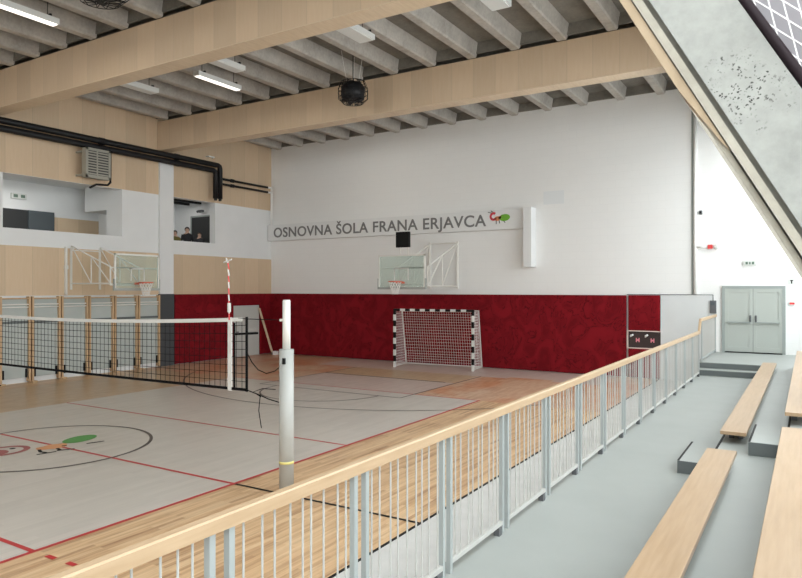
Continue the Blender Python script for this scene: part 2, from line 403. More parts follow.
# left wall with its two gallery openings
aw = AL
OP = [(3.6, 9.4), (10.35, 14.27), (16.42, 18.42)]
wl = MB()
wl.box(aw-.3, aw, TR, TF, 0, 4.57)
edges = [TR] + [x for o_ in OP for x in o_] + [TF]
for i in range(0, len(edges), 2): wl.box(aw-.3, aw, edges[i], edges[i+1], 4.57, 6.16)
wl.box(aw-.3, aw, TR, TF, 6.16, ZC)
wlo = struct('wall_left', wl, M['wall_s'])
for (z0, z1) in ((2.58, 4.06), (6.17, ZC)):
    MB().box(aw, aw+.02, TR, TF, z0, z1).build('plywood_band', M['cladY'], wlo)
# gallery room behind the openings
gal = struct('wall_gallery', MB().box(-22.9, -22.6, TR, TF, 3.4, 6.5).box(-22.6, aw-.3, TF-.02, TF, 3.4, 6.5)
             .box(-22.6, aw-.3, 15.2, 16.05, 3.4, 6.5).box(-22.6, aw-.3, 18.75, 18.95, 3.4, 6.5).box(-22.6, aw-.3, 3, 3.2, 3.4, 6.5), M['wall_s'])
MB().box(-22.6, -22.58, 3.2, 15.2, 3.5, 5.30).build('plywood_dado', M['cladY'], gal)
MB().box(-20.75, aw-.3, 14.27, 15.2, 3.4, 6.4).box(-22.0, -20.75, 14.27, 15.2, 5.52, 6.4).build('gallery_pier', M['wall_s'], gal)
struct('floor_gallery', MB().box(-22.9, aw-.3, TR, TF, 3.2, 3.5), M['plat'])
gc = struct('ceiling_gallery', MB().box(-22.9, aw-.3, TR, TF, 6.4, 6.6), M['wall_s'])
for a in (-20.5, -21.1, -21.8): MB().box(a-.06, a+.06, 16.1, 18.9, 6.22, 6.32).build('dark_rail', M['pipe'], gc)
dg = struct('door_1', MB().box(-22.6, -22.56, 11.0, 12.55, 3.5, 5.45), M['darkdoor']); dg['label'] = 'open dark doorway at the back of the gallery'
MB().box(-22.56, -22.50, 12.55, 13.45, 3.5, 5.45).build('door_leaf', M['slate'], dg)
MB().box(-22.6, -22.5, 10.92, 11.0, 3.5, 5.5).build('door_frame', M['trimwood'], dg)
dg2 = struct('door_2', MB().box(-21.55, -20.24, 18.70, 18.75, 3.5, 5.70), M['darkdoor']); dg2['label'] = 'black doorway behind the spectators in the gallery'
MB().box(-21.61, -21.55, 18.68, 18.75, 3.5, 5.76).box(-20.24, -20.2, 18.68, 18.75, 3.5, 5.76).box(-21.61, -20.2, 18.68, 18.75, 5.70, 5.76).build('door_frame', M['doorf'], dg2)
ws = empty('wall_spotlight', (-21.0, 18.7, 5.95), 'small dark spotlight over the black gallery doorway', 'spotlight')
MB().box(-21.1, -20.9, 18.66, 18.75, 5.9, 5.98).build('base', M['greybox'], ws); MB().tube([(-21.05,18.66,5.94),(-21.08,18.55,5.90)],.05,8).tube([(-20.95,18.66,5.94),(-20.92,18.55,5.90)],.05,8).build('lamp_heads', M['greybox'], ws)
# column on left wall
col = struct('trim_5', MB().box(aw, aw+.10, 15.74, 16.34, 0, 7.40), M['wall_s']); col['label'] = 'white column on the left wall'
MB().box(aw, aw+.115, 15.73, 16.35, 0, 2.6).build('column_padding', M['padgrey'], col)

# ------------------------------------------------------------------ raking side: columns, windows, mesh guard
def raking(t0, t1, z_lo=1.53, z_hi=ZC, mat_=None, par=None, name='raking_column', near=False):
    inn = lambda z: -.56*(z-2.78)
    poly = [(inn(z_lo), t0, z_lo), (rake(z_lo), t0, z_lo), (rake(z_hi), t0, z_hi), (inn(z_hi), t0, z_hi)]
    return MB().prism(poly, (0, t1-t0, 0))
def strip_poly(o0, o1, t, z_lo, z_hi):
    f = lambda z, o_: -.56*(z-2.78)+o_
    return [(f(z_lo,o0), t, z_lo), (f(z_lo,o1), t, z_lo), (f(z_hi,o1), t, z_hi), (f(z_hi,o0), t, z_hi)]
n_ = 6
for (b0, b1) in [(-2.6, -2.1)] + BEAMS:
    if abs(b0-3.45) < .01:
        # near frame: main concrete leg, a shuttered groove and a thinner edge leaf on its inner side
        rc = struct('trim_%d' % n_, MB().prism(strip_poly(.132, .4935, 3.62, 1.2, ZC), (0, .42, 0)), M['column'])
        rc['label'] = 'raking concrete column beside the stand'
        MB().prism(strip_poly(.104, .132, 3.66, 1.2, ZC), (0, .34, 0)).build('groove', M['groove'], rc)
        MB().prism(strip_poly(.058, .104, 3.63, 1.2, ZC), (0, .38, 0)).build('edge_leaf', M['colside'], rc)
        MB().prism(strip_poly(.048, .060, 3.70, 1.2, ZC), (0, .24, 0)).build('edge_joint', M['groove'], rc)
        MB().prism(strip_poly(.018, .048, 3.66, 1.2, ZC), (0, .3, 0)).build('edge_lip', M['colside'], rc)
        f = lambda z: -.56*(z-2.78)
        w = [(f(9.1)+.052, 3.64, 9.1), (f(9.1)-.0, 3.64, 9.1), (f(3.80)+.0, 3.64, 3.80), (f(3.52)+.036, 3.64, 3.52), (f(3.46)+.052, 3.64, 3.46)]
        MB().prism(w, (0, .36, 0)).build('wood_facing', M['facing'], rc)
    else:
        rc = struct('trim_%d' % n_, raking(b0, b1), M['colside']); rc['label'] = 'raking concrete column'
    n_ += 1
# glazed raking facade: window per bay with mullions
ZG = 7.4; OFF = .45
bays = [(TR, -2.6), (-2.1, 3.45), (3.95, 9.72), (10.17, 15.68), (16.12, TF)]
for i, (s0, s1) in enumerate(bays):
    g = lambda z, o_: rake(z, o_+OFF)
    wn = MB().prism([(g(1.9,.16), s0, 1.9), (g(1.9,.17), s0, 1.9), (g(ZG,.17), s0, ZG), (g(ZG,.16), s0, ZG)], (0, s1-s0, 0))
    wo = struct('window_%d' % (i+1), wn, M['wglass'])
    nm = 4
    for k in range(nm+1):
        tt = s0 + (s1-s0)*k/nm
        MB().prism([(g(1.5,.10), tt-.03, 1.5), (g(1.5,.24), tt-.03, 1.5), (g(9.2,.24), tt-.03, 9.2), (g(9.2,.10), tt-.03, 9.2)], (0, .06, 0)).build('mullion', M['doorf'], wo)
    for z in (1.9, 4.2, ZG-.09):
        MB().prism([(g(z,.10), s0, z), (g(z,.24), s0, z), (g(z+.09,.24), s0, z+.09), (g(z+.09,.10), s0, z+.09)], (0, s1-s0, 0)).build('transom', M['doorf'], wo)
struct('wall_right', MB().prism([(2.05, TR, 0), (2.85, TR, 0), (2.85, TR, 1.2), (rake(1.9,.75), TR, 1.9), (rake(1.9,.47), TR, 1.9), (rake(1.5,.45), TR, 1.5)], (0, TF-TR, 0)), M['wall_s'])
struct('wall_eaves', MB().prism([(rake(ZG,.53), TR, ZG), (rake(ZG,.75), TR, ZG), (rake(9.4,.75), TR, 9.4), (rake(9.4,.53), TR, 9.4)], (0, TF-TR, 0)), M['concrete'])
struct('trim_10', MB().box(-2.8, -2.25, TR, TF, 8.95, 9.55), M['slab'])
# unseen rear-wall window, added as fill light for the hall
rw = struct('window_6', MB().box(AL+1.2, -3.0, TR-.16, TR-.14, 3.8, 7.6), M['wglass'])
for k in range(9):
    x = AL+1.2 + (16.9-1.2)*k/8 if False else AL+1.2 + (-3.0-AL-1.2)*k/8
    MB().box(x-.04, x+.04, TR-.22, TR-.06, 3.8, 7.6).build('mullion', M['doorf'], rw)

# mesh guard standing across the stand, on the outer side of the near column
TG = 3.70
gd = empty('mesh_guard', (rake(2.3, .02), TG, 2.3), 'white lozenge wire mesh in a dark tube frame beside the near concrete column', 'mesh guard')
ax = Vector((-.5, 0, .866)); wx = Vector((.866, 0, .5)); o0 = Vector((rake(2.3, .03), TG, 2.3))
def gp(l_, w_, d_=0): return tuple(o0 + ax*l_ + wx*w_ + Vector((0, d_, 0)))
GL, GW = 3.0, .44
for p, q in (((0,0),(GL,0)), ((0,GW),(GL,GW)), ((0,0),(0,GW)), ((GL,0),(GL,GW))):
    MB().tube([gp(*p), gp(*q)], .026, 12).build('frame_tube', M['tubed'], gd, smooth=True)
ms = MB(); cw, ch = .030, .19
nseg = int(GL/(ch/2))
for i in range(int((GW-.03)/cw)+1):
    ms.tube([gp(k*ch/2, .02 + i*cw + (cw/2 if (k+i) % 2 else -cw/2), -.002+.004*(i % 2)) for k in range(nseg+1)], .0042, 4)
ms.build('wire_mesh', M['wire'], gd)
MB().prism([gp(.03,.02,.10), gp(GL-.03,.02,.10), gp(GL-.03,GW-.02,.10), gp(.03,GW-.02,.10)], (0,.02,0)).build('added_sky_screen', M['skyscreen'], gd)  # added sheet that keeps bright sky from showing through the mesh

# ------------------------------------------------------------------ far wall fittings
pd = MB().box(-19.88, -4.90, TF-.10, TF-.004, .02, 2.585).build('wall_padding', M['pad'], loc=(-12.4, TF, 0), bevel=.02)
tag(pd, 'long dark red crash padding along the foot of the far wall', 'wall padding')
pd2 = empty('wall_padding', (-4.35, TF, 0), 'narrow red padding panel with a dark niche, right end of far wall', 'wall padding')
MB().box(-4.84, -3.90, TF-.10, TF-.004, 1.48, 2.585).build('upper_pad', M['pad'], pd2, bevel=.02)
MB().box(-4.84, -3.90, TF-.10, TF-.004, .02, .92).build('lower_pad', M['pad'], pd2, bevel=.02)
MB().box(-4.84, -3.88, TF-.05, TF-.004, .92, 1.48).build('niche_back', M['brownbox'], pd2)
MB().box(-4.86, -3.88, TF-.11, TF-.02, 1.455, 1.485).box(-4.86, -3.88, TF-.11, TF-.02, .92, .95).box(-4.88, -4.85, TF-.11, TF-.02, .92, 1.485).build('niche_frame', M['pinkw'], pd2)
for (x, sgn) in ((-4.56, 1), (-4.12, 1)):
    mk = MB()
    mk.box(x-.055, x-.025, TF-.056, TF-.05, 1.12, 1.25).box(x+.025, x+.055, TF-.056, TF-.05, 1.12, 1.25).box(x-.03, x+.03, TF-.056, TF-.05, 1.16, 1.21)
    mk.build('letter_mark', M['pinkp'], pd2)
    hk = MB().tube([(x-.20, TF-.06, 1.33), (x-.20, TF-.10, 1.30), (x-.13, TF-.10, 1.36)], .03, 8)
    hk.build('white_knob', M['white'], pd2, smooth=True)
pg = empty('wall_panel', (-3.15, TF, .93), 'flat light grey panel between red padding and double door', 'wall panel')
MB().box(-3.86, -2.44, TF-.05, TF-.004, .0, 2.57).build('panel_sheet', M['panelg'], pg)
MB().box(-3.88, -3.86, TF-.06, TF-.004, .0, 2.58).build('edge_trim', M['panelg'], pg)
cab = MB().tube([(-4.9, TF-.03, 2.605), (-2.42, TF-.03, 2.605), (-2.42, TF-.03, 2.44)], .014, 6).build('cable', M['greybox'], loc=(-3.6, TF, 2.6))
tag(cab, 'thin dark cable running along top of the grey wall panel', 'cable')
pp = empty('conduit', (-2.88, TF, 2.6), 'tall white vertical conduit on the far wall left of the door', 'conduit')
MB().tube([(-2.90, TF-.05, 2.62), (-2.90, TF-.05, 8.3)], .05, 12).build('pipe', M['white'], pp, smooth=True)
MB().box(-3.01, -2.955, TF-.02, TF-.002, 2.62, 8.3).build('painted_shadow', M['doorf'], pp)  # dark strip painted in as the conduit's shadow on the wall
cm = empty('wall_sensor', (-2.75, TF, 5.06), 'small dark sensor beside the white conduit', 'sensor')
MB().box(-2.79, -2.71, TF-.08, TF, 5.00, 5.12).build('housing', M['greybox'], cm, bevel=.01)
MB().tube([(-2.75, TF-.08, 5.06), (-2.75, TF-.11, 5.06)], .022, 10).build('lens', M['black'], cm)
sr = empty('wall_siren', (-2.6, TF, 4.04), 'white and red siren on a short white arm above the door', 'siren')
MB().tube([(-2.86, TF-.05, 4.03), (-2.56, TF-.05, 4.03)], .045, 10).build('arm', M['white'], sr, smooth=True)
MB().box(-2.56, -2.43, TF-.12, TF, 3.97, 4.09).build('beacon', M['alarm'], sr, bevel=.01)
MB().tube([(-2.33, TF, 4.03), (-2.33, TF-.10, 4.03)], [.085, .05], 16).build('horn', M['exitg'], sr, smooth=False)
ex = empty('exit_sign', (-1.45, TF, 3.5), 'white emergency exit light above the grey double door', 'exit sign')
MB().box(-1.62, -1.28, TF-.07, TF, 3.45, 3.60).build('housing', M['exitg'], ex, bevel=.01)
MB().box(-1.56, -1.50, TF-.075, TF-.07, 3.49, 3.56).box(-1.47, -1.43, TF-.075, TF-.07, 3.49, 3.56).box(-1.40, -1.34, TF-.075, TF-.07, 3.49, 3.56).build('pictogram', M['exitd'], ex)
sw = empty('wall_sign', (-.42, TF, 2.98), 'tiny white pictogram plate right of the double door', 'sign')
MB().box(-.50, -.34, TF-.015, TF, 2.91, 3.06).build('plate', M['exitg'], sw)
MB().box(-.45, -.38, TF-.02, TF-.015, 3.0, 3.03).box(-.43, -.40, TF-.02, TF-.015, 2.93, 3.0).build('pictogram', M['black'], sw)
fa = empty('fire_alarm', (-.40, TF, 2.37), 'small red fire alarm call point right of the door', 'alarm')
MB().box(-.48, -.32, TF-.05, TF, 2.32, 2.43).build('box', M['white'], fa, bevel=.01)
MB().box(-.46, -.34, TF-.06, TF-.05, 2.345, 2.405).build('front', M['alarm'], fa)
gb = empty('switch_box', (-2.42, TF, 2.25), 'dark grey control box left of the door above handrail end', 'control box')
MB().box(-2.50, -2.33, TF-.10, TF, 2.06, 2.44).build('housing', M['greybox'], gb, bevel=.008)
MB().box(-2.47, -2.36, TF-.108, TF-.10, 2.30, 2.40).build('display', M['slate'], gb)

pt = empty('access_panel', (-7.2, TF, 5.9), 'faint pale grey square panel on the far wall above the sign end box', 'access panel')
MB().box(-7.63, -6.92, TF-.012, TF, 5.62, 6.06).build('cover', M['cover'], pt, bevel=.003)

# double door in far wall
d3 = struct('door_3', MB().box(-2.18, -2.10, TF-.06, TF-.002, .93, 2.79).box(-.64, -.56, TF-.06, TF-.002, .93, 2.79).box(-2.18, -.56, TF-.06, TF-.002, 2.79, 2.87), M['doorf'])
for (x0, x1, hx) in ((-2.10, -1.375, -1.44), (-1.365, -.64, -1.30)):
    lf = MB().box(x0, x1, TF-.03, TF, .96, 2.79).build('door_leaf', M['doorg'], d3)
    MB().box(x0, x0+.09, TF-.045, TF-.03, .96, 2.79).box(x1-.09, x1, TF-.045, TF-.03, .96, 2.79).box(x0+.09, x1-.09, TF-.045, TF-.03, 2.69, 2.79).box(x0+.09, x1-.09, TF-.045, TF-.03, .96, 1.10).build('leaf_frame', M['doorg'], lf)
    MB().box(x0+.06, x1-.06, TF-.10, TF-.05, 1.80, 1.835).build('panic_bar', M['doorf'], lf)
    MB().tube([(hx, TF-.05, 1.90), (hx, TF-.11, 1.90), (hx, TF-.11, 1.98), (hx, TF-.05, 1.98)], .018, 6).box(hx-.025, hx+.025, TF-.055, TF-.03, 1.82, 2.02).build('door_handle', M['greybox'], lf)
MB().box(-2.10, -.64, TF-.07, TF+.01, .93, .962).build('threshold', M['black'], d3)
MB().box(-1.376, -1.364, TF-.032, TF-.002, .962, 2.79).build('centre_gap', M['greybox'], d3)

# sign band with the school name
sg = empty('wall_sign', (-14, TF-.2, 4.85), 'long white sign band with grey school name and a small emblem', 'sign')
MB().box(-19.85, -8.26, TF-.25, TF-.002, 4.84, 5.52).build('band', M['wall_s'], sg)
MB().box(-8.18, -7.90, TF-.45, TF-.002, 3.53, 5.53).build('end_box', M['wall_s'], sg)
def text_mesh(s, name, par, m_, x0, x1, ybase, cap, tpos):
    cu = bpy.data.curves.new(name, 'FONT'); cu.body = s; cu.size = 1; cu.extrude = .006; cu.offset = .014; cu.space_character = 1.06
    tmp = bpy.data.objects.new(name, cu); C.objects.link(tmp)
    bpy.context.view_layer.update()
    dg_ = bpy.context.evaluated_depsgraph_get(); me = bpy.data.meshes.new_from_object(tmp.evaluated_get(dg_))
    bpy.data.objects.remove(tmp); 
    xs = [v.co.x for v in me.vertices]; lo, hi = min(xs), max(xs)
    sx = (x1-x0)/(hi-lo); cap0 = .693
    o = bpy.data.objects.new(name, me); C.objects.link(o); o.parent = par; org = ORG[par]
    for v in me.vertices:
        p = v.co.copy(); v.co = Vector((x0+(p.x-lo)*sx, tpos-.001-p.z-.006, ybase+p.y*cap/cap0)) - org
    me.materials.clear(); me.materials.append(m_); me.update()
    return o
full = text_mesh('OSNOVNA ŠOLA FRANA ERJAVCA', 'word', sg, M['signtxt'], -19.5, -9.62, 4.985, .40, TF-.25)
iv = sorted((min(full.data.vertices[v].co.x for v in p.vertices), max(full.data.vertices[v].co.x for v in p.vertices)) for p in full.data.polygons)
gaps = []; hi = iv[0][1]
for a_, b_ in iv:
    if a_ > hi: gaps.append((a_-hi, (a_+hi)/2))
    hi = max(hi, b_)
cuts = sorted(c_ for _, c_ in sorted(gaps, reverse=True)[:3])
for k in range(4):
    lo_, hi_ = ([-99]+cuts)[k], (cuts+[99])[k]
    bm = bmesh.new(); bm.from_mesh(full.data)
    bmesh.ops.delete(bm, geom=[v for v in bm.verts if not lo_ < v.co.x <= hi_], context='VERTS')
    me = bpy.data.meshes.new('word'); bm.to_mesh(me); bm.free(); me.materials.append(M['signtxt'])
    o_ = bpy.data.objects.new('word', me); C.objects.link(o_); o_.parent = sg
bpy.data.objects.remove(full)
fy = TF-.256
fn = lambda p: (p[0], fy, p[1])
e = MB()
for i in range(24):
    a0, a1 = .3*PI+1.5*PI*i/24, .3*PI+1.5*PI*(i+1)/24
    g = lambda a, r: (-9.34+r*math.cos(a), fy, 5.30+r*math.sin(a))
    e.quad([g(a0,.07), g(a0,.15), g(a1,.15), g(a1,.07)])
e.build('emblem_ring', M['redc'], sg)
ellipse(MB(), -8.93, 5.24, .20, .12, rot=.1, fn=fn).build('emblem_leaf', M['green'], sg)
ellipse(ellipse(MB(), -9.20, 5.22, .11, .08, fn=fn), -9.10, 5.25, .06, .06, fn=fn).build('emblem_body', M['orangec'], sg)
for (x0,z0,x1,z1) in ((-9.24,5.16,-9.24,5.03),(-9.13,5.16,-9.11,5.05),(-8.96,5.13,-8.91,5.06),(-9.42,5.42,-9.55,5.46),(-9.36,5.45,-9.44,5.50)):
    MB().tube([(x0,fy,z0),(x1,fy,z1)], .014, 4).build('emblem_leg', M['black'], sg)

# shot clock + far basketball hoop
def truss(mb_, p, axis_out, ztop, zbot, L, r=.022):
    """triangular side arm from a wall post at p reaching L along axis_out"""
    p = Vector(p); o_ = Vector(axis_out)
    A = p + Vector((0,0,ztop)); B = p + Vector((0,0,zbot)); E1 = B + o_*L; E2 = B + o_*L + Vector((0,0,(ztop-zbot)*.42))
    mb_.tube([A, B], r, 6); mb_.tube([A, E2], r, 6); mb_.tube([B, E1], r, 6); mb_.tube([E2, E1], r, 6)
    M1 = A.lerp(E2, .52); M0 = B + o_*(L*.52)
    mb_.tube([M1, M0], r*.8, 6); mb_.tube([A, M0], r*.8, 6); mb_.tube([M1, E1], r*.8, 6)
def hoop(name, label, org, R, post_off, Lout, wall_gap, ztop=4.42):
    """R maps local (along, out, z): along = along wall, out = away from wall; board centre at along=0, out=Lout"""
    h = empty(name, R(0, 0, 2.9), label, 'basketball hoop')
    def box(mb_, a0, a1, o0, o1, z0, z1):
        pts = [R(a, o_, z) for z in (z0, z1) for (a, o_) in ((a0,o0),(a1,o0),(a1,o1),(a0,o1))]
        b = len(mb_.v); mb_.v += pts
        for f in ((0,3,2,1),(4,5,6,7),(0,1,5,4),(1,2,6,5),(2,3,7,6),(3,0,4,7)): mb_.f.append(tuple(b+i for i in f)); mb_.m.append(0)
        return mb_
    o1 = R(0,1,0); o0 = R(0,0,0); outv = Vector(o1)-Vector(o0)
    bd = box(MB(), -.9, .9, Lout, Lout+.02, 2.82, 3.92).build('backboard', M['glass'], h)
    fr = MB()
    for (a0,a1,z0,z1) in ((-.93,-.88,2.80,3.95),(.88,.93,2.80,3.95),(-.93,.93,3.90,3.95)): box(fr, a0, a1, Lout-.03, Lout+.025, z0, z1)
    fr.build('board_frame', M['steel'], bd)
    ln = MB()
    for (a0,a1,z0,z1) in ((-.295,-.255,3.08,3.5),(.255,.295,3.08,3.5),(-.295,.295,3.46,3.5)): box(ln, a0, a1, Lout+.021, Lout+.026, z0, z1)
    ln.build('target_square', M['tape'], bd)
    pdg = box(MB(), -.94, .94, Lout-.04, Lout+.04, 2.77, 2.85); box(pdg, -.96, -.93, Lout-.04, Lout+.04, 2.77, 3.14); box(pdg, .93, .96, Lout-.04, Lout+.04, 2.77, 3.14)
    pdg.build('edge_padding', M['padb'], bd)
    rm = MB(); cx = Lout+.42
    rm.tube([R(.225*math.cos(2*PI*i/32), cx+.225*math.sin(2*PI*i/32), 3.03) for i in range(32)], .016, 6, 0, True)
    rm.tube([R(-.12, Lout+.03, 3.0), R(-.17, cx-.15, 3.03)], .014, 6); rm.tube([R(.12, Lout+.03, 3.0), R(.17, cx-.15, 3.03)], .014, 6)
    box(rm, -.13, .13, Lout+.02, Lout+.2, 2.97, 3.03)
    rim = rm.build('rim', M['orange'], h)
    nt_ = MB(); N = 12
    rad = lambda z: .215 - .105*min(1, (3.03-z)/.36)
    lev = [3.02, 2.93, 2.84, 2.75, 2.66, 2.60]
    for i in range(N):
        for sgn in (1, -1):
            pts = []
            for k, z in enumerate(lev):
                a = 2*PI*(i + sgn*k*.5)/N; pts.append(R(rad(z)*math.cos(a), cx+rad(z)*math.sin(a), z))
            nt_.tube(pts, .007, 4)
    nt_.build('net', M['netw'], rim)
    for k, po in enumerate(post_off):
        tr = MB(); truss(tr, R(po, .06, 0), tuple(outv), ztop, 2.88, Lout-.09)
        tr.build('side_truss', M['steel'], h)
        wp = MB(); box(wp, po-.04, po+.04, wall_gap, .05, 2.80, ztop+.08); wp.build('wall_post', M['steel'], h)
    br = MB()
    for z in (2.95, 3.5): br.tube([R(post_off[0], Lout-.04, z), R(post_off[1], Lout-.04, z)], .02, 6)
    br.tube([R(-.88, Lout-.04, 3.5), R(.88, Lout-.04, 3.5)], .02, 6)
    br.tube([R(post_off[0], Lout-.04, 4.0-.5), R(post_off[0], Lout-.04, 2.95)], .02, 6)
    br.build('cross_brace', M['steel'], h)
    top = MB(); top.tube([R(post_off[0], .06, ztop+.03), R(post_off[1], .06, ztop+.03)], .018, 6); top.build('top_tie', M['steel'], h)
    return h
hoop('basketball_hoop', 'clear basketball hoop on white trusses, mounted on the far wall above the goal', None,
     lambda a, o_, z: (-11.86+a, TF-o_, z), (1.0, -.14), 2.26, .0)
hoop('basketball_hoop', 'clear basketball hoop mounted on the left wall above the wall bars', None,
     lambda a, o_, z: (AL+o_, 13.33+a*.86, z*.96+.07), (-1.06, .10), 2.06, .022, 4.07)
lbx = MB().box(AL+.02, AL+.10, 12.20, 12.26, 2.6, 4.1).box(AL+.02, AL+.12, 12.18, 12.28, 3.40, 3.52).build('hoop_winch_post', M['steel'], loc=(AL+.05, 12.15, 2.6))
tag(lbx, 'thin white winch post on the left wall beside the hoop truss', 'winch post')
sc = empty('shot_clock', (-11.75, 19.33, 3.92), 'square black shot clock above the far basketball board', 'shot clock')
MB().box(-12.06, -11.54, 19.28, 19.40, 4.20, 4.73).build('display_box', M['black'], sc, bevel=.01)
MB().box(-11.93, -11.90, 19.33, 19.36, 3.90, 4.22).build('support', M['steel'], sc); MB().box(-11.62, -11.59, 19.33, 19.36, 3.90, 4.22).build('support', M['steel'], sc)

# ------------------------------------------------------------------ handball goal
GC = Vector((-11.13, 20.22, 0)); gx = Vector((.9925, .122, 0)); gy = Vector((-.122, .9925, 0))
def G(x, y, z): return tuple(GC + gx*x + gy*y + Vector((0,0,z)))
go = empty('handball_goal', tuple(GC), 'black and white striped handball goal with white net before the red padding', 'handball goal')
def striped(mk, n, first):
    mb_ = MB()
    for i in range(n): mk(mb_, i/n, (i+1)/n, (i+first) % 2)
    return mb_
def gbox(mb_, x0, x1, y0, y1, z0, z1, mi):
    b = len(mb_.v); mb_.v += [G(x, y, z) for z in (z0, z1) for (x, y) in ((x0,y0),(x1,y0),(x1,y1),(x0,y1))]
    for f in ((0,3,2,1),(4,5,6,7),(0,1,5,4),(1,2,6,5),(2,3,7,6),(3,0,4,7)): mb_.f.append(tuple(b+i for i in f)); mb_.m.append(mi)
for sx in (-1, 1):
    x = sx*1.46
    striped(lambda mb_, f0, f1, c_: gbox(mb_, x-.04, x+.04, -.04, .04, f0*2.08, f1*2.08, c_), 10, 0).build('goal_post', [M['tape'], M['black']], go)
striped(lambda mb_, f0, f1, c_: gbox(mb_, -1.42+2.84*f0, -1.42+2.84*f1, -.04, .04, 2.0, 2.08, c_), 15, 1).build('crossbar', [M['tape'], M['black']], go)
for sx in (-1, 1):
    MB().tube([G(sx*1.46, .0, 2.04), G(sx*1.46, .62, 2.02), G(sx*1.46, 1.0, .04), G(sx*1.46, .0, .04)], .02, 6).build('net_stay', M['tape'], go)
MB().tube([G(-1.46, 1.0, .04), G(1.46, 1.0, .04)], .02, 6).build('ground_bar', M['tape'], go)
gn = MB(); r_ = .0048
def back(x, k):  # k 0..1 from top front over to bottom back
    return None
prof = [(0, 2.04), (.3, 2.03), (.62, 2.0), (.70, 1.55), (.80, 1.05), (.92, .5), (1.0, .05)]
for i in range(33):
    x = -1.42 + 2.84*i/32; gn.tube([G(x, y, z) for y, z in prof], r_, 3)
def at(prof, s_):
    s_ *= len(prof)-1; i = min(int(s_), len(prof)-2); f_ = s_-i
    return (prof[i][0]*(1-f_)+prof[i+1][0]*f_, prof[i][1]*(1-f_)+prof[i+1][1]*f_)
for k in range(30):
    y, z = at(prof, k/29); gn.tube([G(-1.42, y, z), G(1.42, y, z)], r_, 3)
for sx in (-1, 1):
    for k in range(1, 21):
        z = 2.0*k/21; ymax = 1.0 - .38*z/2.0
        gn.tube([G(sx*1.42, .03, z), G(sx*1.42, ymax, z)], r_, 3)
    for k in range(1, 10):
        y = k*.1; zt = 2.0 if y < .62 else max(.1, 2.0*(1-(y-.62)/.38))
        gn.tube([G(sx*1.42, y, .04), G(sx*1.42, y, zt)], r_, 3)
gn.build('goal_net', M['netw'], go)

# ------------------------------------------------------------------ volleyball net and post
TN = 6.8
vn = empty('volleyball_net', (-11, TN, 1.36), 'black volleyball net with white top tape stretched across the court', 'volleyball net')
AR, AE = -6.70, -15.9
sag = lambda a: 2.385 - .115*(1-((a+11.3)/4.6)**2)
bot = lambda a: 1.345 + .02*((a+11.3)/4.6)**2
def sheet(mb_, a0, a1, lo, hi, th=.008, n=40):
    for i in range(n):
        x0, x1 = a0+(a1-a0)*i/n, a0+(a1-a0)*(i+1)/n
        pts = [(x0,TN-th/2,lo(x0)),(x1,TN-th/2,lo(x1)),(x1,TN-th/2,hi(x1)),(x0,TN-th/2,hi(x0))]
        mb_.prism(pts, (0, th, 0))
    return mb_
nm_ = MB(); na = int((AR-AE)/.108)
for i in range(na+1):
    a = AE + (AR-AE)*i/na; nm_.tube([(a,TN,bot(a)),(a,TN,sag(a))], .0042, 3)
for k in range(1, 9):
    nm_.tube([(a_, TN, bot(a_)+(sag(a_)-bot(a_))*k/9) for a_ in [AE+(AR-AE)*i/24 for i in range(25)]], .0042, 3)
nm_.build('netting', M['netk'], vn)
sheet(MB(), AE, -6.80, lambda a: sag(a)-.055, sag).build('top_tape', M['tape'], vn)
sheet(MB(), AE, AR, lambda a: bot(a)-.02, lambda a: bot(a)+.02).build('bottom_tape', M['netk'], vn)
MB().box(-7.08, -7.01, TN-.012, TN+.012, 1.33, sag(-7.04)+.005).build('side_band', M['tape'], vn)
MB().box(-6.735, -6.70, TN-.008, TN+.008, 1.34, 2.39).build('end_band', M['netk'], vn)
MB().box(-6.97, -6.945, TN-.008, TN+.008, 1.36, 2.30).build('end_band', M['netk'], vn)
MB().box(AE, AE+.05, TN-.008, TN+.008, 1.34, 2.31).build('end_band', M['netk'], vn)
an = MB()
for i in range(10):
    z0, z1 = 2.25+.09*i, 2.25+.09*(i+1); an.tube([(-7.04, TN-.02, z0), (-7.04-.003*i, TN-.02, z1)], .010, 6, i % 2)
an.tube([(-7.065, TN-.02, 3.15), (-7.10, TN-.02, 3.22)], .012, 6, 0); an.tube([(-7.15, TN-.02, 3.16), (-6.99, TN-.02, 3.20)], .010, 6, 0)
an.tube([(-7.04, TN-.02, 2.45), (-7.04, TN-.02, 2.58)], .026, 8, 0)
an.build('antenna', [M['tape'], M['alarm']], vn)
MB().tube([(-6.88, TN, 2.37), (-6.72, TN, 2.36), (-6.06, TN, 2.36)], .006, 5).build('head_cord', M['netk'], vn)
MB().tube([(-6.93, TN-.01, 2.14), (-6.50, TN-.01, 2.17)], .016, 6).build('spreader_bar', M['netk'], vn)
MB().tube([(-6.72, TN, 1.90), (-6.62, TN, 1.76), (-6.50, TN, 1.66), (-6.35, TN, 1.62), (-6.20, TN, 1.66), (-6.08, TN, 1.74)], .007, 5).build('slack_cord', M['netk'], vn)
MB().tube([(-6.70, TN, 1.36), (-6.55, TN, 1.33), (-6.30, TN, 1.27), (-6.09, TN, 1.24)], .008, 5).build('foot_cord', M['netk'], vn)
MB().tube([(-6.45, TN, 1.29), (-6.62, TN+.02, 1.34), (-6.45, TN+.03, 1.40), (-6.2, TN+.02, 1.41)], .006, 5).tube([(-6.46, TN, 1.33), (-6.48, TN-.01, 1.1), (-6.44, TN, .86)], .006, 5).build('loose_cord', M['netk'], vn)
vp = empty('volleyball_post', (-5.985, TN, 0), 'tall grey telescopic volleyball post in front of the handrail', 'net post')
MB().tube([(-5.985, TN, 0), (-5.985, TN, 1.97)], .098, 24).build('sleeve', M['pole'], vp, smooth=False)
